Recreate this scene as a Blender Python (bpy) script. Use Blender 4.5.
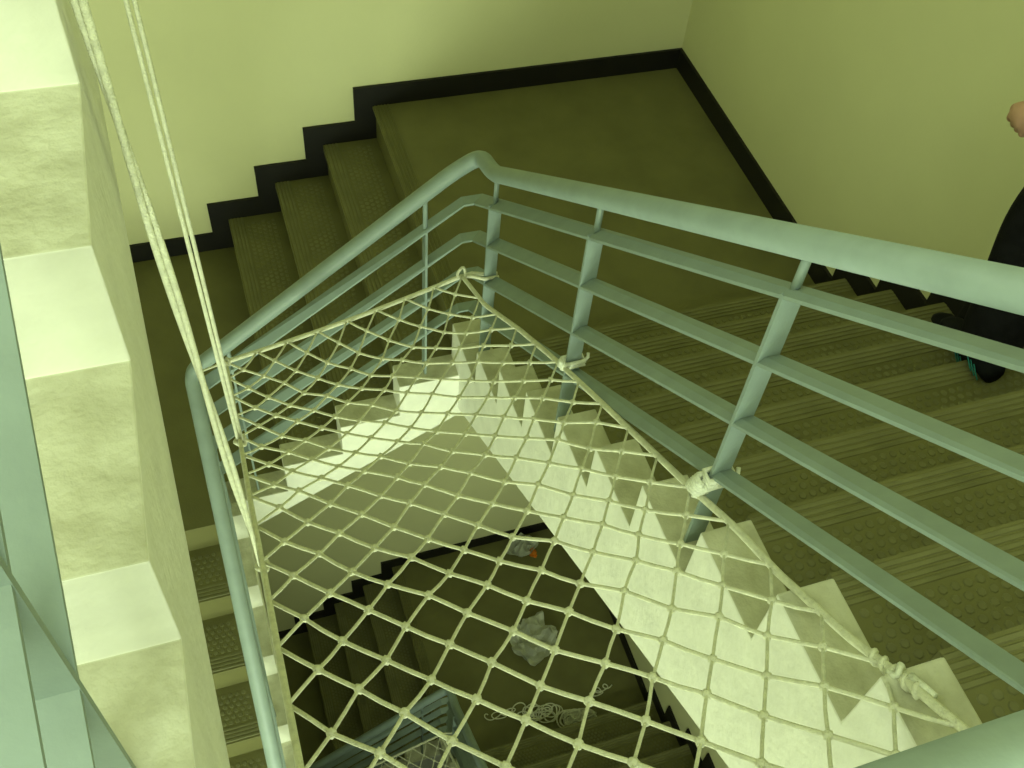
import bpy, bmesh, math, random
from mathutils import Vector, Matrix
random.seed(4)
for o in list(bpy.data.objects): bpy.data.objects.remove(o, do_unlink=True)
scene = bpy.context.scene
COL = scene.collection
K = 1.2                       # metres per working unit (one riser = 0.16 units = 0.19 m)

# ------------------------------------------------------------------ camera
cam_d = bpy.data.cameras.new('camera'); cam = bpy.data.objects.new('camera', cam_d); COL.objects.link(cam)
CR = ((0.94065193, -0.32357112, 0.10235075), (-0.19863436, -0.76945982, -0.60702222), (0.27516965, 0.55066625, -0.78806621))
CP = Vector((-2.03165, -3.43400, 2.70321))
cm = Matrix(((CR[0][0], -CR[1][0], -CR[2][0]), (CR[0][1], -CR[1][1], -CR[2][1]), (CR[0][2], -CR[1][2], -CR[2][2]))).to_4x4()
cm.translation = CP * K
cam.matrix_world = cm
cam_d.sensor_fit = 'HORIZONTAL'; cam_d.sensor_width = 36.0
cam_d.lens = 1060.62 / 1024 * 36
cam_d.shift_x = -44.6 / 1024; cam_d.shift_y = 7.5 / 1024
cam_d.clip_start = 0.02
scene.camera = cam

# ------------------------------------------------------------------ world, lights, exposure
scene.view_settings.view_transform = 'Standard'
scene.view_settings.look = 'None'
scene.view_settings.gamma = 1.0
scene.view_settings.use_curve_mapping = False
scene.view_settings.exposure = 0.0
TINT = (0.84, 1.0, 0.70)      # daylight through green tinted glazing
world = bpy.data.worlds.new('world'); scene.world = world; world.use_nodes = True
bg = world.node_tree.nodes['Background']; bg.inputs[0].default_value = (0.84, 1.0, 0.55, 1); bg.inputs[1].default_value = 0.6

def area(name, loc, target, sx, sy, power, col=TINT):
    d = bpy.data.lights.new(name, 'AREA'); d.shape = 'RECTANGLE'; d.size = sx * K; d.size_y = sy * K
    d.energy = power; d.color = col
    o = bpy.data.objects.new(name, d); COL.objects.link(o); o.location = Vector(loc) * K
    o.rotation_euler = (Vector(target) - Vector(loc)).to_track_quat('-Z', 'Y').to_euler()
    return o
# daylight entering by the two landing windows in the near wall ; the left-wall pair is added fill
area('landing_window_daylight', (-2.2, -4.84, 2.95), (-2.2, 0, 2.95), 2.1, 1.4, 112)
area('lower_window_daylight', (-2.5, -4.84, -.85), (-2.5, 0, -.85), 1.6, 1.5, 170)
area('added_side_fill', (-3.36, -2.45, .35), (0, -2.45, .35), 1.5, 1.1, 7)  # added side fill for the left-facing stringer sides, window unseen
area('added_high_fill', (-3.36, -2.7, 4.2), (0, -2.7, 4.2), 1.9, 1.1, 78)  # added to brighten the right wall and right flight, window unseen

# ------------------------------------------------------------------ helpers
ORG = {}
def setp(o, label=None, cat=None, group=None, kind=None):
    if label: o['label'] = label
    if cat: o['category'] = cat
    if group: o['group'] = group
    if kind: o['kind'] = kind
    return o
def link(o, parent, loc):
    loc = Vector(loc); COL.objects.link(o); ORG[o.name] = loc
    if parent is not None:
        o.parent = parent; o.location = (loc - ORG[parent.name]) * K
    else: o.location = loc * K
    return o
def thing(name, loc, label, cat, group=None, kind=None):
    o = bpy.data.objects.new(name, None); o.empty_display_size = 0.1
    link(o, None, loc)
    return setp(o, label, cat, group, kind)
class MB:
    def __init__(s): s.v = []; s.f = []
    def add(s, V, F):
        n = len(s.v); s.v += [tuple(p) for p in V]; s.f += [tuple(i + n for i in f) for f in F]; return s
    def box(s, x0, x1, y0, y1, z0, z1):
        V = [(x, y, z) for z in (z0, z1) for y in (y0, y1) for x in (x0, x1)]
        return s.add(V, [(0,2,3,1),(4,5,7,6),(0,1,5,4),(2,6,7,3),(0,4,6,2),(1,3,7,5)])
    def prism(s, poly, ax, a, b):
        """extrude a 2-D polygon along axis ax ('x': poly=(y,z); 'y': poly=(x,z); 'z': poly=(x,y))"""
        def P(q, t):
            return (t, q[0], q[1]) if ax == 'x' else (q[0], t, q[1]) if ax == 'y' else (q[0], q[1], t)
        n = len(poly)
        V = [P(q, a) for q in poly] + [P(q, b) for q in poly]
        F = [tuple(range(n)), tuple(range(2*n-1, n-1, -1))] + [(i, (i+1) % n, n+(i+1) % n, n+i) for i in range(n)]
        return s.add(V, F)
    def tube(s, pts, r, n=8, caps=True, flat=None):
        pts = [Vector(p) for p in pts]; m = len(pts)
        rr = r if isinstance(r, (list, tuple)) else [r] * m
        T = []
        for i in range(m):
            t = (pts[min(i+1, m-1)] - pts[max(i-1, 0)])
            T.append(t.normalized() if t.length > 1e-9 else Vector((0, 0, 1)))
        up = Vector((0, 0, 1)) if abs(T[0].z) < 0.9 else Vector((1, 0, 0))
        N = (up - T[0] * up.dot(T[0])).normalized()
        V = []
        for i in range(m):
            N = (N - T[i] * N.dot(T[i]))
            N = N.normalized() if N.length > 1e-6 else T[i].orthogonal().normalized()
            B = T[i].cross(N)
            for k in range(n):
                a = 2 * math.pi * k / n
                V.append(pts[i] + (N * math.cos(a) + B * math.sin(a)) * rr[i])
        F = [(i*n+k, i*n+(k+1) % n, (i+1)*n+(k+1) % n, (i+1)*n+k) for i in range(m-1) for k in range(n)]
        if caps: F += [tuple(range(n-1, -1, -1)), tuple(range((m-1)*n, m*n))]
        return s.add(V, F)
    def strip(s, pts, half, side, th):
        """flat bar swept along pts: half-width vectors per point (side), thickness th in z"""
        m = len(pts); V = []
        for p, sd in zip(pts, side):
            p = Vector(p); sd = Vector(sd) * half
            V += [p - sd + Vector((0,0,-th/2)), p + sd + Vector((0,0,-th/2)), p + sd + Vector((0,0,th/2)), p - sd + Vector((0,0,th/2))]
        F = [(i*4+k, i*4+(k+1) % 4, (i+1)*4+(k+1) % 4, (i+1)*4+k) for i in range(m-1) for k in range(4)]
        F += [(3,2,1,0), tuple((m-1)*4+k for k in range(4))]
        return s.add(V, F)
    def data(s, name, org=(0,0,0)):
        me = bpy.data.meshes.new(name); org = Vector(org)
        me.from_pydata([(Vector(p) - org) * K for p in s.v], [], s.f)
        bm = bmesh.new(); bm.from_mesh(me); bmesh.ops.recalc_face_normals(bm, faces=bm.faces); bm.to_mesh(me); bm.free()
        return me
    def obj(s, name, mat, parent=None, smooth=False, loc=None, bevel=0, label=None, cat=None, group=None, kind=None):
        if loc is None:
            if parent is not None: loc = ORG[parent.name]
            else:
                xs, ys, zs = zip(*s.v); loc = ((min(xs)+max(xs))/2, (min(ys)+max(ys))/2, min(zs))
        me = s.data(name, loc); me.materials.append(mat)
        o = bpy.data.objects.new(name, me)
        if smooth:
            for p in me.polygons: p.use_smooth = True
        link(o, parent, loc)
        if bevel:
            b = o.modifiers.new('bevel', 'BEVEL'); b.width = bevel * K; b.segments = 2; b.limit_method = 'ANGLE'
        return setp(o, label, cat, group, kind)
def inst(name, me, parent, loc, rz=0, scale=None):
    o = bpy.data.objects.new(name, me); link(o, parent, loc); o.rotation_euler = (0, 0, rz)
    if scale: o.scale = scale
    return o

# ------------------------------------------------------------------ materials
def mat(name, col, rough=0.6, spec=0.3, var=0.08, nscale=6.0, bump=0.0, bscale=80.0, col2=None, metallic=0.0):
    m = bpy.data.materials.new(name); m.use_nodes = True
    nt = m.node_tree; b = nt.nodes['Principled BSDF']
    b.inputs['Roughness'].default_value = rough
    b.inputs['Specular IOR Level'].default_value = spec
    b.inputs['Metallic'].default_value = metallic
    tc = nt.nodes.new('ShaderNodeTexCoord')
    n1 = nt.nodes.new('ShaderNodeTexNoise'); n1.inputs['Scale'].default_value = nscale; n1.inputs['Detail'].default_value = 6
    nt.links.new(tc.outputs['Object'], n1.inputs['Vector'])
    cr = nt.nodes.new('ShaderNodeValToRGB')
    c2 = col2 or tuple(c * (1 - 2*var) for c in col)
    cr.color_ramp.elements[0].position = 0.35; cr.color_ramp.elements[1].position = 0.62
    cr.color_ramp.elements[0].color = (*c2, 1); cr.color_ramp.elements[1].color = (*col, 1)
    nt.links.new(n1.outputs['Fac'], cr.inputs['Fac']); nt.links.new(cr.outputs['Color'], b.inputs['Base Color'])
    if bump:
        n2 = nt.nodes.new('ShaderNodeTexNoise'); n2.inputs['Scale'].default_value = bscale; n2.inputs['Detail'].default_value = 3
        nt.links.new(tc.outputs['Object'], n2.inputs['Vector'])
        bp = nt.nodes.new('ShaderNodeBump'); bp.inputs['Strength'].default_value = bump; bp.inputs['Distance'].default_value = 0.01
        nt.links.new(n2.outputs['Fac'], bp.inputs['Height']); nt.links.new(bp.outputs['Normal'], b.inputs['Normal'])
    return m
M = {}
M['wall'] = mat('cream_plaster', (0.665, 0.66, 0.40), 0.75, 0.2, 0.02, 2.0, 0.08, 60)
M['white'] = mat('white_plaster', (0.80, 0.80, 0.73), 0.8, 0.15, 0.05, 9.0, 0.25, 45)
M['vinyl'] = mat('brown_vinyl', (0.158, 0.153, 0.060), 0.55, 0.35, 0.08, 5.0, 0.12, 160)
M['vinyl_riser'] = mat('brown_vinyl_riser', (0.158, 0.153, 0.060), 0.55, 0.3, 0.05, 5.0)
M['vinyl_worn'] = mat('worn_vinyl', (0.188, 0.184, 0.088), 0.6, 0.3, 0.12, 9.0)
M['plaster_dirt_shade'] = mat('dirt_and_shade_plaster', (0.62, 0.62, 0.50), 0.85, 0.1, 0.05, 14.0, 0.4, 60, col2=(0.47, 0.465, 0.35))  # stringer tops: real dirt, with the tops' shade mixed into the colour
M['black'] = mat('black_skirting', (0.012, 0.011, 0.010), 0.5, 0.3, 0.1, 8.0)
M['paint'] = mat('grey_blue_paint', (0.25, 0.315, 0.30), 0.52, 0.4, 0.05, 14.0, 0.05, 120)
M['rope'] = mat('nylon_rope', (0.78, 0.78, 0.62), 0.75, 0.15, 0.08, 60.0, 0.5, 260)
M['ropewhite'] = mat('white_rope', (0.82, 0.84, 0.72), 0.75, 0.15, 0.08, 60.0, 0.5, 260)
M['soffit'] = mat('grey_white_plaster', (0.66, 0.66, 0.56), 0.85, 0.1, 0.04, 5.0, 0.1, 50)
M['frame'] = mat('window_frame', (0.6, 0.62, 0.6), 0.4, 0.4, 0.03, 8)
M['glass'] = mat('pale_glass', (0.75, 0.85, 0.7), 0.1, 0.5, 0.02, 4)
M['trouser'] = mat('black_cloth', (0.008, 0.008, 0.009), 0.9, 0.1, 0.2, 30, 0.3, 200)
M['shirt'] = mat('grey_cloth', (0.10, 0.11, 0.12), 0.9, 0.1, 0.1, 30, 0.3, 200)
M['skin'] = mat('skin', (0.50, 0.29, 0.20), 0.5, 0.3, 0.05, 30)
M['hair'] = mat('black_hair', (0.012, 0.010, 0.009), 0.6, 0.3, 0.2, 80, 0.5, 200)
M['shoe'] = mat('dark_shoe', (0.007, 0.008, 0.009), 0.8, 0.1, 0.1, 20)
M['lace'] = mat('teal_lace', (0.03, 0.22, 0.19), 0.6, 0.2, 0.05, 20)
M['eye'] = mat('eye', (0.02, 0.015, 0.012), 0.2, 0.5, 0.05, 20)
M['lip'] = mat('lip', (0.36, 0.15, 0.12), 0.5, 0.3, 0.05, 20)
M['orange'] = mat('orange_wrapper', (0.75, 0.24, 0.02), 0.4, 0.4, 0.1, 30)
M['bag'] = mat('plastic_bag', (0.72, 0.74, 0.64), 0.3, 0.5, 0.08, 12, 0.4, 25)
b = M['bag'].node_tree.nodes['Principled BSDF']; b.inputs['Alpha'].default_value = 0.6

# ------------------------------------------------------------------ stair dimensions (working units)
h = 0.16; S = 24 * h
L = 1.3267; G = 0.2078; GR = 0.2058; GU = 0.2017
w = 0.0824; hs = 0.093; W = 1.2885; CW = 0.0998; WR = 1.337
Y0 = -W - 0.1634                       # nosing of the first right-hand step
XL = -2.1273                           # left face of the well
YU = -W - 0.054                        # nosing of the left landing
XW = -3.42; YN = -4.90                 # left and near walls
ZB = -S - 2.7; ZT = 5.3
YE = Y0 - 9 * GR                       # edge of the near landing
CZ = 0.006                             # curb stands a little proud of the treads

# ------------------------------------------------------------------ the shell
def struct(name, mb, m, label, cat, **k):
    return mb.obj(name, m, label=label, cat=cat, kind='structure', **k)
struct('wall_back', MB().box(XW-.15, .15, 0, .15, ZB, ZT), M['wall'], 'cream plaster back wall above the stair landing', 'wall')
struct('wall_right', MB().box(0, .15, YN, 0, ZB, ZT), M['wall'], 'cream plaster right wall beside the rising steps', 'wall')
def pierced(b, ax, t0, t1, a0, a1, holes):
    """wall slab of thickness t0..t1 spanning a0..a1 with rectangular holes (u0,u1,z0,z1), sorted by z"""
    def bx(u0, u1, z0, z1):
        if ax == 'y': b.box(u0, u1, t0, t1, z0, z1)
        else: b.box(t0, t1, u0, u1, z0, z1)
    z = ZB
    for (u0, u1, z0, z1) in holes:
        bx(a0, a1, z, z0); bx(a0, u0, z0, z1); bx(u1, a1, z0, z1); z = z1
    bx(a0, a1, z, ZT); return b
HN = [(-3.3, -1.7, -1.6, -.1), (-3.25, -1.15, 2.25, 3.65)]; HL = [(-3.2, -1.7, -.2, .9), (-3.65, -1.75, 3.65, 4.75)]
struct('wall_left', pierced(MB(), 'x', XW-.15, XW, YN, 0, HL), M['wall'], 'cream plaster left wall behind the upper flight', 'wall')
struct('wall_near', pierced(MB(), 'y', YN-.15, YN, XW-.15, .15, HN), M['wall'], 'cream plaster wall behind the photographer with windows', 'wall')
struct('ceiling', MB().box(XW-.15, .15, YN-.15, .15, ZT, ZT+.15), M['wall'], 'plain plaster ceiling high over the stairwell', 'ceiling')
struct('floor', MB().box(XW-.15, .15, YN-.15, .15, ZB-.15, ZB), M['vinyl'], 'dark floor at the bottom of the stairwell', 'floor')
def window(name, ax, t, hole, label):
    u0, u1, z0, z1 = hole; um = (u0 + u1) / 2
    root = thing(name, (um, t, z0) if ax == 'y' else (t, um, z0), label, 'window', kind='structure')
    def bx(a, b, c, d, n, th=.02):
        (MB().box(a, b, t - th, t + th, c, d) if ax == 'y' else MB().box(t - th, t + th, a, b, c, d)).obj(n, M['frame'] if n != 'pane' else M['glass'], root)
    for a in (u0, um - .02, u1 - .04): bx(a, a + .04, z0, z1, 'mullion')
    for a, b in ((u0 + .04, um - .02), (um + .02, u1 - .04)):
        bx(a, b, z0, z0 + .04, 'rail'); bx(a, b, z1 - .04, z1, 'rail'); bx(a, b, z0 + .04, z1 - .04, 'pane', .003)
window('window_1', 'y', YN - .08, HN[1], 'framed window behind the photographer on the near landing')
window('window_2', 'y', YN - .08, HN[0], 'framed window in the near wall one storey down')
window('added_window_high', 'x', XW - .08, HL[1], 'added unseen high window in the left wall above the upper flight')  # made-up opening that goes with the added high fill
window('added_window_stair', 'x', XW - .08, HL[0], 'added unseen stair window in the left wall below the upper flight')  # made-up opening that goes with the added side fill

# ------------------------------------------------------------------ shared tread, stud and riser meshes
def tread_mesh(name, wid, g):
    b = MB()
    b.box(0, wid, -g - .004, .010, -.012, 0)
    nb = len(b.f)
    for v in (-.002, -.016, -.030, -.044):               # raised ribs of the nosing strip
        b.prism([(v-.005, 0), (v-.0035, .0022), (v+.0035, .0022), (v+.005, 0)], 'x', 0, wid)
    nr = len(b.f)
    b.box(0, wid, .004, .010, -.030, -.012)              # turned-down lip
    me = b.data(name); me.materials.append(M['vinyl']); me.materials.append(M['vinyl_worn'])
    for p in me.polygons:
        if nb <= p.index < nr: p.material_index = 1
    return me
def stud_mesh(name, wid, g):
    b = MB(); sp = .0235; r = .0088
    rows = int((g - .066) / (sp * .87))
    for j in range(rows):
        v = -.066 - j * sp * .87
        n = int((wid - .04) / sp)
        for i in range(n):
            u = .02 + sp * (i + .5 * (j % 2)); V = []; q = 7
            for rad, z in ((r, 0), (r*.8, .0016)):
                V += [(u + rad*math.cos(2*math.pi*k/q), v + rad*math.sin(2*math.pi*k/q), z) for k in range(q)]
            b.add(V, [(k, (k+1) % q, q+(k+1) % q, q+k) for k in range(q)] + [tuple(range(q, 2*q))])
    me = b.data(name); me.materials.append(M['vinyl_worn']); return me
def riser_mesh(name, wid, hh):
    b = MB().box(0, wid, -.012, -.002, -hh, -.012)
    me = b.data(name); me.materials.append(M['vinyl_riser']); return me
WRT = WR - CW; WBT = W - CW; WLT = -XW + XL - CW
TM = {'r': (tread_mesh('tread_right', WRT, GR), stud_mesh('studs_right', WRT, GR), riser_mesh('riser_right', WRT, h)),
      'b': (tread_mesh('tread_back', WBT, G), stud_mesh('studs_back', WBT, G), riser_mesh('riser_back', WBT, h)),
      'l': (tread_mesh('tread_left', WLT, GU), stud_mesh('studs_left', WLT, GU), riser_mesh('riser_left', WLT, h)),
      'u': (tread_mesh('tread_upper', WLT, .2139), stud_mesh('studs_upper', WLT, .2139), riser_mesh('riser_upper', WLT, .148))}
def dirt_shade_tops(o):  # darkens all up-facing faces: dirt plus shade put in as colour
    o.data.materials.append(M['plaster_dirt_shade'])
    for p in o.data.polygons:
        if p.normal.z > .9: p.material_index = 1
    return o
def step(root, kind, loc, rz, tread=True):
    t, s, r = TM[kind]
    if tread:
        o = inst('tread', t, root, loc, rz)
        so = bpy.data.objects.new('studs', s); COL.objects.link(so); so.parent = o; ORG[so.name] = Vector(loc); so['kind'] = 'stuff'
    inst('riser', r, root, loc, rz)

def right_flight(dz, label):
    root = thing('stair_flight', (-.6, Y0, dz), label, 'stairs')
    for k in range(10): step(root, 'r', (-WRT, Y0 - k*GR, (k+1)*h + dz), 0, k < 9)
    yb = YE - .02
    top = [(-W, 0), (Y0, 0)]
    for k in range(10):
        top += [(Y0 - k*GR, (k+1)*h)]
        top += [(Y0 - (k+1)*GR, (k+1)*h)] if k < 9 else [(YE - CW, 10*h)]
    bot = [(YE - CW, 1.05), (-W, -.34)]
    dirt_shade_tops(MB().prism([(a, b + dz + (CZ if i < len(top) else 0)) for i, (a, b) in enumerate(top + bot)], 'x', -WR, -WRT).obj('stringer', M['white'], root, bevel=.004))
    top2 = [(Y0 - .012, -.012)]
    for k in range(10): top2 += [(Y0 - k*GR - .012, (k+1)*h - .012), (Y0 - (k+1)*GR - .012, (k+1)*h - .012)]
    bot2 = [(top2[-1][0], 10*h - .45), (Y0 - .012, -.19)]
    MB().prism([(a, b + dz) for a, b in top2 + bot2], 'x', -WRT, -.001).obj('concrete_slab', M['soffit'], root)
    return root
def back_flight(dz, label):
    root = thing('stair_flight', (-L - 2*G, -.6, dz - 4*h), label, 'stairs')
    for k in range(4): step(root, 'b', (-L - k*G, -WBT, -k*h + dz), math.pi/2, k > 0)
    top = [(-WRT, 0), (-WR, 0)]
    for k in range(1, 5): top += [(-WR - (k-1)*G, -k*h), ((-WR - k*G) if k < 4 else XL - CW, -k*h)]
    bot = [(XL - CW, -.90), (-WRT, -.325)]
    dirt_shade_tops(MB().prism([(a, b + dz + (CZ if i < len(top) else 0)) for i, (a, b) in enumerate(top + bot)], 'y', -W, -WBT).obj('stringer', M['white'], root, bevel=.004))
    top2 = [(-L + .012, -.012)]
    for k in range(1, 4): top2 += [(-L + .012 - (k-1)*G, -k*h - .012), (-L + .012 - k*G, -k*h - .012)]
    top2 += [(-L + .012 - 3*G, -4*h - .012)]
    bot2 = [(-L + .012 - 3*G, -4*h - .19), (-L + .012, -.22)]
    MB().prism([(a, b + dz) for a, b in top2 + bot2], 'y', -WBT, -.001).obj('concrete_slab', M['soffit'], root)
    return root
def left_flight(dz, label):
    z0 = -4*h + dz
    root = thing('stair_flight', (-2.8, YU - 5*GU, z0 - 10*h), label, 'stairs')
    for k in range(10): step(root, 'l', (XL - CW, YU - k*GU, z0 - k*h), math.pi, k > 0)
    top = [(-WBT, 0), (YU, 0)]
    for k in range(1, 11): top += [(YU - (k-1)*GU, -k*h), (YU - k*GU if k < 10 else YE, -k*h)]
    bot = [(YE, -10*h - .35), (-WBT, -.30)]
    dirt_shade_tops(MB().prism([(a, b + z0 + (CZ if i < len(top) else 0)) for i, (a, b) in enumerate(top + bot)], 'x', XL - CW, XL).obj('stringer', M['white'], root, bevel=.004))
    top2 = [(YU + .012, -.012)]
    for k in range(1, 10): top2 += [(YU + .012 - (k-1)*GU, -k*h - .012), (YU + .012 - k*GU, -k*h - .012)]
    top2 += [(YU + .012 - 9*GU, -10*h - .012)]
    bot2 = [(YU + .012 - 9*GU, -10*h - .19), (YU + .012, -.22)]
    MB().prism([(a, b + z0) for a, b in top2 + bot2], 'x', XW + .001, XL - CW).obj('concrete_slab', M['soffit'], root)
    return root
UG, UH, UY, UZ, UM = .2139, .148, -2.533, 2.2064, .0307
def upper_left_flight(label):
    root = thing('stair_flight', (-2.8, UY, 10*h), label, 'stairs')
    ux = lambda y: -2.1196 + UM * (y - UY)
    rz = math.pi - math.atan(UM)
    for j in range(-6, 4):
        y = UY - j*UG; step(root, 'u', (ux(y) - CW, y, UZ - j*UH), rz, j > -6)
    top = [(-WBT, UZ + 6*UH), (UY + 6*UG, UZ + 6*UH)]
    for j in range(-6, 4):
        z = UZ - (j+1)*UH if j < 3 else 10*h
        top += [(UY - j*UG, z), (UY - (j+1)*UG if j < 3 else YE, z)]
    zb = lambda y: 1.8757 + (y - UY) * .904
    bot = [(YE, zb(YE)), (-WBT, zb(-WBT))]
    b = MB().prism(top + bot, 'x', 0, -CW)
    b.v = [(p[0] + ux(p[1]), p[1], p[2]) for p in b.v]
    dirt_shade_tops(b.obj('stringer', M['white'], root, bevel=.006))
    top2 = [(a + .012, c - .012) for a, c in top[1:]]
    bot2 = [(YE + .012, 10*h - .2), (top2[0][0], top2[0][1] - .25)]
    MB().prism(top2 + bot2, 'x', XW + .001, XL - CW - .03).obj('concrete_slab', M['soffit'], root)
    return root
def rear_landing(dz, label):
    root = thing('stair_landing', (-.65, -.7, dz - .2), label, 'landing')
    MB().box(-L - .010, -.001, -WBT, -.001, -.012 + dz, dz).box(-WRT, -.001, Y0 - .002, -WBT, -.012 + dz, dz).obj('floor_covering', M['vinyl'], root)
    b = MB()
    for v in (0, .013, .026, .039, .052):
        b.prism([(-L + v - .004, dz), (-L + v - .002, dz + .0035), (-L + v + .002, dz + .0035), (-L + v + .004, dz)], 'y', -WBT, -.001)
    b.obj('nosing_strip', M['vinyl'], root)
    MB().box(-L + .012, -.001, -WBT, -.001, -.2 + dz, -.012 + dz).box(-WRT, -.001, Y0 - .012, -WBT, -.2 + dz, -.012 + dz).obj('slab', M['soffit'], root)
def left_landing(dz, label, xin=-L - 3*G):
    z = dz - 4*h
    root = thing('stair_landing', (-2.7, -.65, z - .2), label, 'landing')
    MB().box(XW + .001, xin, -WBT, -.001, z - .012, z).box(XW + .001, XL - CW, YU - .010, -WBT, z - .012, z).obj('floor_covering', M['vinyl'], root)
    MB().box(XW + .001, xin, -WBT, -.001, z - .2, z - .012).box(XW + .001, XL - CW, YU + .012, -WBT, z - .2, z - .012).obj('slab', M['soffit'], root)
def near_landing(dz, label):
    z = dz + 10*h
    root = thing('stair_landing', (-1.7, YE - .8, z - .2), label, 'landing')
    MB().box(XW + .001, -.001, YN + .001, YE - CW, z - .012, z).obj('floor_covering', M['vinyl'], root)
    MB().box(XL - .02, -WR, YE - CW, YE, z - .30, z + CZ).obj('curb', M['white'], root)
    MB().box(XW + .001, -.001, YN + .001, YE - CW, z - .2, z - .012).obj('slab', M['soffit'], root)
right_flight(0, 'brown stair flight with white stepped edge where the person is walking')
back_flight(0, 'short four-riser brown flight along the back wall below the landing')
left_flight(0, 'brown flight descending at left below the grey handrail')
upper_left_flight('near upper flight with rough white stepped edge at far left')
rear_landing(0, 'large brown landing in the corner below the back wall')
left_landing(0, 'lower brown landing at left under the ropes')
near_landing(0, 'landing under the photographer beside the near handrail')
right_flight(-S, 'right stair flight one storey down, seen below the net')
back_flight(-S, 'short dark flight one storey down, seen through the net at left')
left_landing(-S, 'dark left landing one storey down')
rear_landing(-S, 'dark lower landing with plastic bags, seen through the net')
near_landing(-S, 'near landing one storey down, under the photographer')
ul = thing('stair_landing', (-2.7, -.65, UZ + 6*UH - .2), 'upper left landing above the near upper flight', 'landing')
MB().box(XW + .001, -1.95, -1.238, -.001, UZ + 6*UH - .012, UZ + 6*UH).obj('floor_covering', M['vinyl'], ul)
MB().box(XW + .001, -1.95, -1.238, -.001, UZ + 6*UH - .2, UZ + 6*UH - .012).obj('slab', M['soffit'], ul)

# ------------------------------------------------------------------ black skirting
def skirting(dz, sfx, word):
    top = [(-.012, hs)]
    for k in range(4): top += [(-L - k*G - w, -k*h + hs), (-L - k*G - w, -(k+1)*h + hs)]
    top += [(XW + .001, -4*h + hs)]
    bot = [(XW + .001, -4*h + .001)]
    for k in range(3, -1, -1): bot += [(-L - k*G + .006, -(k+1)*h + .001), (-L - k*G + .006, -k*h + .001)]
    bot += [(-.012, .001)]
    struct('baseboard_back' + sfx, MB().prism([(a, b + dz) for a, b in top + bot], 'y', -.012, -.0005), M['black'], 'black stepped skirting along the back wall' + word, 'skirting')
    top = [(-.0005, hs)]
    for k in range(10): top += [(Y0 - k*GR + w - .012, k*h + hs), (Y0 - k*GR + w - .012, (k+1)*h + hs)]
    top += [(YN + .001, 10*h + hs)]
    bot = [(YN + .001, 10*h + .001)]
    for k in range(9, -1, -1): bot += [(Y0 - k*GR - .006, (k+1)*h + .001), (Y0 - k*GR - .006, k*h + .001)]
    bot += [(-.0005, .001)]
    struct('baseboard_right' + sfx, MB().prism([(a, b + dz) for a, b in top + bot], 'x', -.012, -.0005), M['black'], 'black stepped skirting along the right wall' + word, 'skirting')
skirting(0, '', '')
skirting(-S, '_lower', ' one storey down')

# ------------------------------------------------------------------ railings
RXC = -1.288; BYC = -1.238; LXC = -2.180
PW = .018; RT = .0075; HR = .0232
def arc_path(pts, rad=.05, n=6):
    """round the corners of a polyline"""
    pts = [Vector(p) for p in pts]; out = [pts[0]]
    for i in range(1, len(pts)-1):
        p = pts[i]; a = (pts[i-1] - p); b = (pts[i+1] - p)
        ra = min(rad, a.length * .45, b.length * .45)
        A = p + a.normalized() * ra; B = p + b.normalized() * ra
        for k in range(n+1):
            t = k / n; out.append(A * (1-t)**2 + p * 2*t*(1-t) + B * t*t)
    return out + [pts[-1]]
RR = [(1.200, -2.027), (1.050, -2.023), (.890, -2.017), (.745, -2.032)]      # z of the four flat rails at y
def zrail(i, y): return RR[i][0] + .768 * (RR[i][1] - y)
def zhand(y): return 1.278 + .757 * (-1.998 - y)
def bar(root, pts, name='rail'):
    """mitred flat bar lying flat along pts"""
    P = [Vector(p) for p in pts]; side = []
    for i, p in enumerate(P):
        d = []
        if i > 0: q = (p - P[i-1]); d.append(Vector((q.x, q.y, 0)).normalized())
        if i < len(P)-1: q = (P[i+1] - p); d.append(Vector((q.x, q.y, 0)).normalized())
        n = [Vector((-q.y, q.x, 0)) for q in d]
        s = sum(n, Vector()); s = s / len(n)
        s = s / max(s.length_squared, .3)
        side.append(s)
    MB().strip(P, PW - .0007, side, RT).obj(name, M['paint'], root)
def post(root, x, y, z0, z1, zh, across='x'):
    b = MB()
    if across == 'x': b.box(x - PW, x + PW, y - .0035, y + .0035, z0, z1)
    else: b.box(x - .0035, x + .0035, y - PW, y + PW, z0, z1)
    o = b.obj('post', M['paint'], root)
    MB().tube([(x, y, z1 - .003), (x, y, zh)], .0072, 10).obj('rod', M['paint'], root, smooth=True)
BH0, BHS = .712, .80          # back handrail height at x=-1.36 and slope
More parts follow.
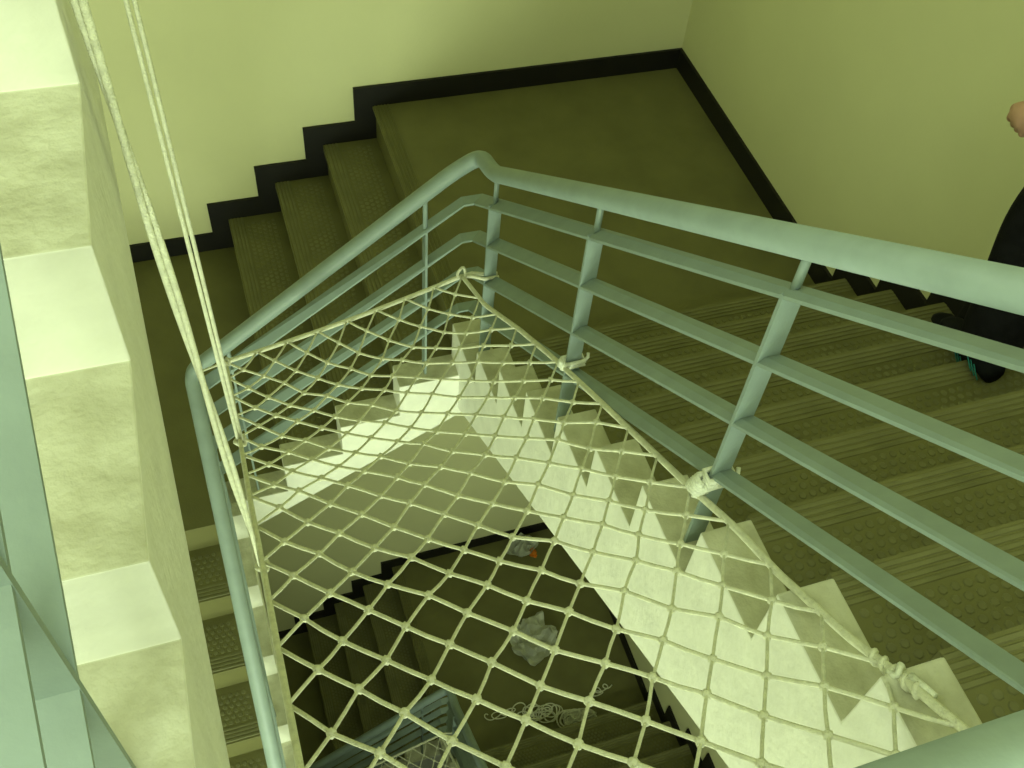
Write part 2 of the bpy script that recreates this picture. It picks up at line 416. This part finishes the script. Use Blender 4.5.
def railing(dz, label, full=True):
    root = thing('stair_railing', (RXC, BYC, dz), label, 'railing')
    D = Vector((0, 0, dz))
    zl = BH0 - BHS * (2.18 - 1.36)
    yend = -3.377
    path = [(LXC, -3.15, zl - .793 * (3.15 - 1.24)), (LXC, BYC - .02, zl - .005), (LXC + .012, BYC, zl + .02), (-1.365, BYC, BH0), (RXC, BYC, .756), (RXC, BYC - .12, .792), (RXC, -1.45, zhand(-1.45)), (RXC, -3.30, zhand(-3.30))]
    MB().tube([Vector(p) + D for p in arc_path(path, .055, 7)], HR, 16).obj('handrail', M['paint'], root, smooth=True)
    for i in range(4):
        zc = zrail(i, BYC)
        zb = lambda x: zc - .735 * (-1.335 - x)
        zL = zb(LXC)
        pts = [(LXC, -3.15, zL - .793 * (3.15 - 1.24)), (LXC, BYC, zL), (-1.335, BYC, zc), (RXC, BYC, zc), (RXC, -3.34, zrail(i, -3.34))]
        bar(root, [Vector(p) + D for p in pts])
    for y in (-1.385, -2.005, -2.622, -3.24):
        k = int(math.floor((Y0 - y) / GR)) + 1 if y < Y0 else 0
        post(root, RXC, y, k*h + CZ + dz, zrail(0, y) + dz, zhand(y) + dz)
    for x in (-1.446, -2.06):
        k = int(math.floor((-WR - x) / G)) + 1
        zc = zrail(0, BYC) - .735 * (-1.335 - x)
        post(root, x, BYC, -k*h + CZ + dz, zc + dz, BH0 - BHS * (-1.36 - x) + dz, 'y')
    zL = zrail(0, BYC) - .735 * (-1.335 - LXC)
    for j in range(4):
        y = -1.30 - j * .605
        k = max(0, int(math.floor((YU - y) / GU)) + 1)
        post(root, LXC, y, -4*h - k*h + CZ + dz, zL - .793 * (BYC - y) + dz, zl - .793 * (BYC - y) + dz)
    return root
railing(0, 'grey-blue metal railing around the well, rising to the right above the net')
railing(-S, 'grey-blue metal railing one storey down, seen through the net')
def upper_railing():
    root = thing('stair_railing', (LXC, -3.2, 10*h), 'grey-blue railing of the near landing and upper flight, cropped at left and bottom right', 'railing')
    YR = -3.377; zc = [2.19, 2.04, 1.88, 1.74]
    dz4 = [.587, .430, .284, .127]
    ux = lambda y: -2.183 + UM * (y - UY)
    uz = lambda y: UZ + (y - UY) * UH / UG
    MB().tube(arc_path([(RXC, -3.26, zhand(-3.26)), (RXC, YR, 2.285), (ux(YR), YR, 2.285), (ux(-3.25), -3.25, uz(-3.25) + .675), (ux(-1.3), -1.3, uz(-1.3) + .675)], .06, 7), HR, 16).obj('handrail', M['paint'], root, smooth=True)
    for i in range(4):
        bar(root, [(RXC, YR, zc[i]), (ux(YR), YR, zc[i])])
        bar(root, [(ux(YR + .018), YR + .018, zc[i]), (ux(-3.25), -3.25, uz(-3.25) + dz4[i]), (ux(-1.3), -1.3, uz(-1.3) + dz4[i])])
    for x in (-1.45, -1.95): post(root, x, YR, 10*h + CZ, zc[0], 2.285, 'y')
    for y in (-3.075, -2.433, -1.79):
        j = math.floor((UY - y) / UG) + 1
        post(root, ux(y), y, max(UZ - j*UH, 10*h), uz(y) + dz4[0], uz(y) + .675)
upper_railing()

# ------------------------------------------------------------------ safety net
NR = [(-1.366, -1.36, .4173), (-1.345, -1.5197, .4568), (-1.325, -1.7483, .6007), (-1.312, -1.9748, .7351), (-1.31, -2.3038, .9365), (-1.31, -2.5873, 1.1088), (-1.31, -2.7302, 1.2026), (-1.31, -2.8596, 1.2703), (-1.31, -3.0175, 1.3744), (-1.31, -3.114, 1.4514), (-1.31, -3.1928, 1.5076), (-1.31, -3.325, 1.60)]
NL = [(-2.069, -1.425, .306), (-2.068, -1.921, .611), (-2.066, -2.296, .925), (-2.064, -2.539, 1.085), (-2.063, -2.696, 1.20), (-2.062, -2.85, 1.30), (-2.061, -2.978, 1.377), (-2.06, -3.345, 1.60)]
def along(T, y):
    for a, b in zip(T, T[1:]):
        if y >= b[1] or b is T[-1]:
            t = (y - a[1]) / (b[1] - a[1]); return Vector(a).lerp(Vector(b), t)
MS, NS = 16, 32
def net_point(m, n):
    s = m / MS; t = n / NS
    ya = NR[0][1] + (NR[-1][1] - NR[0][1]) * t; yb = NL[0][1] + (NL[-1][1] - NL[0][1]) * t
    p = along(NR, ya).lerp(along(NL, yb), s)
    p.z -= .105 * max(math.sin(math.pi * s), 0) ** .7 * (.6 + .4 * s) * (1 - math.exp(-t / .05)) * math.exp(-(t / .34) ** 2)
    if n == 0: p.z -= .012 * math.sin(math.pi * s)
    p.y -= .04 * math.sin(math.pi * s) * math.sin(math.pi * t)
    return p
def net(dz, label, jitter=.004):
    root = thing('safety_net', (-1.7, -2.3, dz + .4), label, 'net')
    rnd = random.Random(7); D = Vector((0, 0, dz)); P = {}
    for m in range(MS+1):
        for n in range(NS+1):
            if (m + n) % 2 == 0:
                j = jitter if 0 < m < MS and 0 < n < NS else 0
                P[m, n] = net_point(m, n) + D + Vector((rnd.uniform(-j, j), rnd.uniform(-j, j), rnd.uniform(-j, j)))
    for sgn in (1, -1):                                   # every cord of the diamond mesh is a part
        for c in (range(-NS, MS+1) if sgn == 1 else range(0, MS+NS+1)):
            pts = []
            for m in range(MS+1):
                n = (m - c) if sgn == 1 else (c - m)
                if (m, n) in P: pts.append(P[m, n])
            if len(pts) < 2: continue
            fine = [pts[0]]
            for a, b in zip(pts, pts[1:]):
                mid = (a + b) / 2 + Vector((rnd.uniform(-.001, .001), rnd.uniform(-.001, .001), -.001)); fine += [mid, b]
            MB().tube(fine, .0027 if sgn == 1 else .0033, 6).obj('cord', M['rope'], root, smooth=True)
    kb = bmesh.new(); bmesh.ops.create_icosphere(kb, subdivisions=1, radius=.0084 * K)
    for v in kb.verts: v.co.z *= .85
    km = bpy.data.meshes.new('knot'); kb.to_mesh(km); kb.free(); km.materials.append(M['rope'])
    for p in km.polygons: p.use_smooth = True
    for (m, n), p in P.items():
        if 0 < m < MS and 0 < n < NS:
            o = inst('knot', km, root, p, rnd.uniform(0, 3)); o.rotation_euler = (rnd.uniform(-.5, .5), rnd.uniform(-.5, .5), rnd.uniform(0, 3))
    def edge(pts, r): MB().tube([p + D for p in pts], r, 8).obj('border_rope', M['rope'], root, smooth=True)
    edge([net_point(0, n * .5) for n in range(2*NS+1)], .0066)
    edge([net_point(MS, n * .5) for n in range(2*NS+1)], .0052)
    edge([net_point(m * .5, 0) for m in range(2*MS+1)], .0066)
    edge([net_point(m * .5, NS) for m in range(2*MS+1)], .0066)
    A = net_point(0, 0) + D                                # loops and lashing knots at the posts
    pa = Vector((RXC - .02, -1.385, A.z))
    for dy, r in ((.008, .0055), (-.006, .0055)):
        MB().tube([A, A.lerp(pa, .5) + Vector((0, dy, .01)), pa + Vector((0, dy*1.5, .008)), pa + Vector((.045, dy, .004))], r, 8).obj('lashing', M['rope'], root, smooth=True)
    MB().tube([A + Vector((.012*math.cos(t) - .004, -.005 + .004*math.sin(t*2), .018 + .022*math.sin(t))) for t in [i*.5 for i in range(14)]], .0045, 7).obj('knot_loop', M['rope'], root, smooth=True)
    return root
net(0, 'pale rope safety net stretched over the stairwell, nearest to the camera')
net(-S, 'pale rope safety net one storey down, just visible through the upper net')

def coil(pts_axis, r, wire, turns, seg=10):
    a, b = Vector(pts_axis[0]), Vector(pts_axis[1]); ax = (b - a).normalized(); u = ax.orthogonal().normalized(); v = ax.cross(u)
    return [a.lerp(b, i / (turns*seg)) + (u*math.cos(2*math.pi*i/seg) * r[0] + v*math.sin(2*math.pi*i/seg) * r[1]) for i in range(turns*seg + 1)]
def lashing(post_pt, net_pt, label, big):
    t = thing('rope_lashing', post_pt, label, 'rope', 'net lashings on the railing posts')
    q = Vector(post_pt); n = Vector(net_pt)
    # turns round the flat post
    for j in range(3 if big else 2):
        z = q.z + (j - 1) * .011; e = .006
        ring = [(q.x - PW - e, q.y - .012, z), (q.x + PW + e, q.y - .012, z + .003), (q.x + PW + e, q.y + .012, z + .003), (q.x - PW - e, q.y + .012, z)]
        MB().tube([Vector(p) for p in ring + ring[:2]], .0055, 7).obj('turn', M['ropewhite'], t, smooth=True)
    d = (n - Vector((q.x - PW, q.y, q.z)))
    s0 = Vector((q.x - PW - .004, q.y, q.z))
    MB().tube(coil((s0 + d * .05, s0 + d * .8), (.012 if big else .009, .016 if big else .010), .006, 5 if big else 4), .0058, 7).obj('wrap', M['ropewhite'], t, smooth=True)
    MB().tube([s0, s0 + d * .5, n], .006, 7).obj('core', M['ropewhite'], t, smooth=True)
    MB().tube([q + Vector((PW + .006, -.01, 0)), q + Vector((PW + .016, -.006, .008)), q + Vector((PW + .018, 0, .016))], .004, 6).obj('tail', M['ropewhite'], t, smooth=True)
lashing((RXC, -2.005, .772), along(NR, -2.005), 'white rope lashing tying the net to the middle post', False)
lashing((RXC, -2.622, 1.185), along(NR, -2.60), 'thick white rope lashing tying the net to the nearer post', True)
kn = thing('rope_splice', along(NR, -3.1), 'knotted rope splice with white end on the net border at lower right', 'rope')
c0, c1 = along(NR, -3.05), along(NR, -3.14)
MB().tube(coil((c0, c1), (.0075, .0075), .005, 5), .0040, 7).obj('wrap', M['rope'], kn, smooth=True)
cm_ = c0.lerp(c1, .55)
MB().tube([cm_ + Vector((.009*math.cos(t), .006*math.sin(2*t), .008*math.sin(t) + .005)) for t in [i*.45 for i in range(15)]], .0045, 7).obj('knot', M['ropewhite'], kn, smooth=True)
MB().tube([c0.lerp(c1, .70) + Vector((.006, 0, .010)), c1 + Vector((.010, -.012, .008))], .0058, 9).obj('rope_end', M['ropewhite'], kn, smooth=True)

# ------------------------------------------------------------------ hanging ropes
def twist(a, b, off, turns, n=60):
    a, b = Vector(a), Vector(b); ax = (b - a).normalized(); u = ax.orthogonal().normalized(); v = ax.cross(u); out = []
    for s in (0, math.pi):
        out.append([a.lerp(b, i/n) + (u*math.cos(turns*2*math.pi*i/n + s) + v*math.sin(turns*2*math.pi*i/n + s)) * off for i in range(n+1)])
    return out
r1 = thing('hanging_rope', (-2.068, -2.428, .914), 'thick doubled pale rope hanging from the upper railing down to the net', 'rope', 'ropes holding up the net')
for pts in twist((-2.160, -2.54, 2.345), (-2.108, -2.529, 2.325), .0040, .5, 6): MB().tube(pts, .0042, 8).obj('strand', M['rope'], r1, smooth=True)
for pts in twist((-2.108, -2.529, 2.325), (-2.068, -2.428, .914), .0040, 1.5, 60): MB().tube(pts, .0042, 8).obj('strand', M['rope'], r1, smooth=True)
kk = Vector((-2.068, -2.428, .914))
MB().tube([kk + Vector((.010*math.cos(t), .010*math.sin(t), .006*math.sin(2*t) - .004)) for t in [i*.5 for i in range(15)]], .005, 7).obj('knot', M['rope'], r1, smooth=True)
r2 = thing('hanging_rope', (-2.068, -1.921, .611), 'thin pair of parallel cords hanging down to the back left of the net', 'rope', 'ropes holding up the net')
for dx in (-.0065, .0065):
    MB().tube([Vector((-2.1005 + dx, -1.612, 2.85)), Vector((-2.083 + dx, -1.775, 1.66)), Vector((-2.068 + dx*.6, -1.921, .611))], .0043, 8).obj('strand', M['rope'], r2, smooth=True)
kk = Vector((-2.068, -1.921, .611))
MB().tube([kk + Vector((.012*math.cos(t), .012*math.sin(t), .006*math.sin(2*t) - .004)) for t in [i*.5 for i in range(15)]], .005, 7).obj('knot', M['rope'], r2, smooth=True)
r3 = thing('tie_cord', (-2.068, -1.479, .37), 'short cord tying the back left corner of the net to the railing', 'rope')
MB().tube([Vector((-2.068, -1.479, .37)), Vector((-2.10, -1.36, .22)), Vector((-2.165, -1.25, .07))], .0035, 6).obj('strand', M['rope'], r3, smooth=True)
MB().tube([Vector((-2.068, -1.479, .37)) + Vector((.008*math.cos(t), .006*math.sin(t), .01*math.sin(2*t))) for t in [i*.5 for i in range(14)]], .0045, 7).obj('knot', M['rope'], r3, smooth=True)

# ------------------------------------------------------------------ litter on the lower landing
def bag(name, loc, rx, ry, rz, seed, label, m):
    rnd = random.Random(seed)
    bm = bmesh.new(); bmesh.ops.create_icosphere(bm, subdivisions=4, radius=1)
    ph = [(rnd.uniform(0, 6), rnd.uniform(2, 7), Vector((rnd.uniform(-1, 1), rnd.uniform(-1, 1), rnd.uniform(-1, 1))).normalized()) for _ in range(9)]
    for v in bm.verts:
        d = sum(1 - 2 * abs(math.sin(p[0] + p[1] * v.co.dot(p[2]))) for p in ph) / 9
        c = max(abs(math.sin(2 * math.atan2(v.co.y, v.co.x) + ph[0][0])), .2)
        f = .98 + .5 * d + .25 * c
        v.co = Vector((v.co.x * rx * f, v.co.y * ry * f, max((v.co.z + .62) * rz * (1 + 1.6 * d), .0 + .004 * rnd.random()))) * K
    me = bpy.data.meshes.new(name); bm.to_mesh(me); bm.free(); me.materials.append(m)
    o = bpy.data.objects.new(name, me); link(o, None, loc); setp(o, label, 'litter'); return o
zl_ = -S + .001
o = bag('plastic_bag', (-.575, -.79, zl_), .145, .155, .07, 3, 'crumpled translucent plastic bag in the middle of the lower landing', M['bag']); o.rotation_euler[2] = -.3
bag('plastic_bag', (-.44, -.12, zl_), .10, .062, .085, 8, 'crumpled pale plastic bag against the back wall of the lower landing', M['bag'])
o = bag('snack_wrapper', (-.375, -.175, zl_), .026, .034, .02, 5, 'small orange wrapper lying by the plastic bag', M['orange'])
def tangle(loc, ax, wd, rad, zh, n, seed, name, root, r=.004):
    """scribble of small loops drifting along +-ax around loc"""
    rnd = random.Random(seed); pts = []; c = Vector((0, 0)); rr = rad
    for i in range(n):
        u = i / n * 2 - 1
        if i % 7 == 0: cx, cy, rr, el = rnd.uniform(-wd, wd), rnd.uniform(-wd, wd), rad * rnd.uniform(.5, 1.5), rnd.uniform(.4, 1)
        t = i * .9
        pts.append(Vector((loc[0] + ax[0] * u + cx + rr * math.cos(t), loc[1] + ax[1] * u + cy + rr * el * math.sin(t), loc[2] + r + abs(rnd.gauss(0, .6)) * zh)))
    sm = []
    for i in range(1, len(pts) - 1):
        a, b, c = pts[i-1], pts[i], pts[i+1]
        for k in range(4):
            t = k / 4; sm.append(((a+b)/2) * (1-t)**2 + b * 2*t*(1-t) + ((b+c)/2) * t*t)
    MB().tube(sm, r, 5).obj(name, M['rope'], root, smooth=True)
rc = thing('rope_coil', (-.52, -1.36, -S), 'tangled bundle of pale cord lying at the edge of the lower landing', 'rope')
tangle((-.475, -1.375, -S + .002), (.075, -.02), .03, .052, .05, 230, 2, 'coil', rc, .0052)
tangle((-.70, -1.27, -S + .002), (.12, -.03), .03, .045, .025, 110, 5, 'loose_loops', rc, .0045)
tangle((-.93, -1.21, -S + .002), (.10, -.02), .02, .04, .006, 26, 9, 'loose_loops', rc, .004)
tangle((-.26, -1.23, -S + .002), (.05, .04), .02, .045, .006, 22, 12, 'loose_loops', rc, .004)

# ------------------------------------------------------------------ the person walking down the right flight
def skin(name, V, E, Rr, m, parent, root=0, sub=2):
    loc = ORG[parent.name]
    me = bpy.data.meshes.new(name); me.from_pydata([(Vector(p) - loc) * K for p in V], E, [])
    o = bpy.data.objects.new(name, me); link(o, parent, loc)
    md = o.modifiers.new('skin', 'SKIN'); md.use_smooth_shade = True
    sv = me.skin_vertices[0].data
    for i, r in enumerate(Rr):
        r = r if isinstance(r, tuple) else (r, r)
        sv[i].radius = (r[0] * K, r[1] * K); sv[i].use_root = (i == root)
    ss = o.modifiers.new('sub', 'SUBSURF'); ss.levels = sub; ss.render_levels = sub
    me.materials.append(m); return o
def person():
    root = thing('person', (-.23, -2.2, 4*h), 'person in black trousers walking down the right flight, cropped by the picture edge', 'person')
    px, py = -.215, -2.245; ph = 1.47                    # pelvis
    hipL, hipR = (px - .065, py, ph - .03), (px + .065, py, ph - .03)
    ankL, ankR = (px - .120, py - .045, 5*h + .075), (px + .0, py + .085, 4*h + .075)
    kneeL, kneeR = (px - .085, py + .06, 5*h + .38), (px + .035, py + .10, 4*h + .41)
    V = [(px, py, ph), (px, py - .005, ph + .14), (px, py - .01, ph + .29), (px, py - .01, ph + .40), (px, py + .005, ph + .46), (px, py + .02, ph + .52), (px, py + .025, ph + .60),
         hipL, kneeL, ankL, hipR, kneeR, ankR,
         (px - .135, py - .01, ph + .385), (px - .175, py + .02, ph + .165), (px - .177, py + .125, ph - .010), (px - .179, py + .150, ph - .050),
         (px + .135, py - .01, ph + .385), (px + .165, py - .05, ph + .155), (px + .165, py - .06, ph - .04), (px + .165, py - .05, ph - .09)]
    E = [(0,1),(1,2),(2,3),(3,4),(4,5),(5,6),(0,7),(7,8),(8,9),(0,10),(10,11),(11,12),(3,13),(13,14),(14,15),(15,16),(3,17),(17,18),(18,19),(19,20)]
    Rr = [(.10,.075),(.09,.07),(.105,.075),(.07,.055),.042,.055,.05, .062,.042,.03,.062,.042,.03, .042,.033,.022,.028, .042,.033,.022,.028]
    # left hand: palm then four fingers and a thumb, loosely curled
    palm = Vector(V[16]); f = Vector((-.02, .35, -.94)).normalized(); sd = Vector((-.25, .9, .33)).normalized(); inn = Vector((.93, .1, -.05)).normalized()
    def hand(bi, palm, f, sd, inn):
        k0 = len(V); V.append(tuple(palm + f*.022)); E.append((bi, k0)); Rr.append((.026, .017))
        for j, ln in enumerate((.040, .046, .043, .033)):
            b0 = palm + f*.036 + sd*(.020 - .0140*j)
            V.append(tuple(b0)); E.append((k0, len(V)-1)); Rr.append(.0082)
            V.append(tuple(b0 + f*ln*.45 + inn*ln*.28)); E.append((len(V)-2, len(V)-1)); Rr.append(.0072)
            V.append(tuple(b0 + f*ln*.62 + inn*ln*.75)); E.append((len(V)-2, len(V)-1)); Rr.append(.0066)
            V.append(tuple(b0 + f*ln*.42 + inn*ln*1.0)); E.append((len(V)-2, len(V)-1)); Rr.append(.0056)
        V.append(tuple(palm + f*.010 + sd*.026 + inn*.006)); E.append((k0, len(V)-1)); Rr.append(.0095)
        V.append(tuple(palm + f*.032 + sd*.034 + inn*.016)); E.append((len(V)-2, len(V)-1)); Rr.append(.0082)
        V.append(tuple(palm + f*.052 + sd*.030 + inn*.024)); E.append((len(V)-2, len(V)-1)); Rr.append(.0066)
    hand(16, palm, f, sd, inn)
    hand(20, Vector(V[20]), Vector((0, .15, -.98)).normalized(), sd, -inn)
    skin('body', V, E, Rr, M['skin'], root, 0, 2)
    # trousers
    def out(a, dz=0): return (a[0], a[1], a[2] + dz)
    TV = [(px, py, ph + .07), (px, py, ph - .01), hipL, tuple(Vector(hipL).lerp(Vector(kneeL), .5)), kneeL, tuple(Vector(kneeL).lerp(Vector(ankL), .55)), out(ankL, -.035), hipR, tuple(Vector(hipR).lerp(Vector(kneeR), .5)), kneeR, tuple(Vector(kneeR).lerp(Vector(ankR), .55)), out(ankR, -.035)]
    skin('trousers', TV, [(0,1),(1,2),(2,3),(3,4),(4,5),(5,6),(1,7),(7,8),(8,9),(9,10),(10,11)], [(.118,.092),(.124,.098),.096,.090,.072,.076,.082,.090,.084,.072,.076,.082], M['trouser'], root, 1, 2)
    sh = [(px, py - .003, ph + .03), (px, py - .005, ph + .14), (px, py - .01, ph + .29), (px, py - .01, ph + .40), (px, py + .003, ph + .445),
          V[13], V[14], tuple(Vector(V[14]).lerp(Vector(V[15]), .72)), V[17], V[18], tuple(Vector(V[18]).lerp(Vector(V[19]), .8))]
    skin('shirt', sh, [(0,1),(1,2),(2,3),(3,4),(3,5),(5,6),(6,7),(3,8),(8,9),(9,10)], [(.118,.092),(.104,.082),(.12,.088),(.082,.066),.048,.05,.042,.034,.05,.042,.034], M['shirt'], root, 2, 2)
    # head details
    hc = Vector((px, py + .03, ph + .585))
    def blob(name, c, sx, sy, sz, m, cut=None):
        bm = bmesh.new(); bmesh.ops.create_uvsphere(bm, u_segments=20, v_segments=12, radius=1)
        for v in bm.verts: v.co = Vector((v.co.x*sx, v.co.y*sy, v.co.z*sz))
        if cut:
            bmesh.ops.delete(bm, geom=[v for v in bm.verts if cut(v.co)], context='VERTS')
        b = MB(); b.v = [tuple(v.co + Vector(c)) for v in bm.verts]; bm.verts.index_update(); b.f = [tuple(v.index for v in f_.verts) for f_ in bm.faces]; bm.free()
        return b.obj(name, m, root, smooth=True)
    blob('head', hc, .062, .075, .092, M['skin'])
    blob('hair', hc + Vector((0, -.008, .012)), .068, .080, .092, M['hair'], lambda c: c.y > .03 and c.z < .035 or c.z < -.055)
    for s in (-1, 1):
        blob('eye', hc + Vector((s*.024, .066, .004)), .009, .006, .006, M['eye'])
        blob('ear', hc + Vector((s*.063, .0, -.004)), .008, .016, .024, M['skin'])
    blob('nose', hc + Vector((0, .078, -.016)), .009, .013, .015, M['skin'])
    blob('mouth', hc + Vector((0, .069, -.045)), .018, .006, .006, M['lip'])
    for a, rz in ((ankL, .0), (ankR, -.05)):
        base = Vector((a[0], a[1], a[2] - .075)); b = MB(); rings = []
        prof = [(-.055, .026, .05), (-.045, .034, .062), (0, .036, .066), (.05, .038, .05), (.10, .041, .036), (.135, .034, .026), (.15, .018, .016)]
        n = 12
        for (y, wd, ht) in prof:
            for k in range(n):
                t = 2*math.pi*k/n; x = wd*math.cos(t); z = max(ht*.5 + ht*.5*math.sin(t)*1.0, .0)
                b.v.append((base.x + x*math.cos(rz) - y*math.sin(rz), base.y + x*math.sin(rz) + y*math.cos(rz), base.z + z + .002))
        for i in range(len(prof)-1):
            b.f += [(i*n+k, i*n+(k+1) % n, (i+1)*n+(k+1) % n, (i+1)*n+k) for k in range(n)]
        b.f += [tuple(range(n-1, -1, -1)), tuple((len(prof)-1)*n + k for k in range(n))]
        so = b.obj('shoe', M['shoe'], root, smooth=True)
        for j in range(3):                               # teal stripes along the outer side of the heel
            MB().tube([base + Vector((-.037, -.045 + .014*j, .012)), base + Vector((-.0385, -.030 + .014*j, .024)), base + Vector((-.036, -.012 + .014*j, .034))], .0016, 6).obj('stripe', M['lace'], so, smooth=True)
        for j, y in enumerate((.030, .044, .058)):
            zt = .060 - .0055*j
            MB().tube([base + Vector((-.036, y - .006, zt*.7)), base + Vector((-.02, y, zt)), base + Vector((.02, y + .004, zt)), base + Vector((.036, y - .004, zt*.55))], .0032, 6).obj('lace', M['lace'], so, smooth=True)
person()
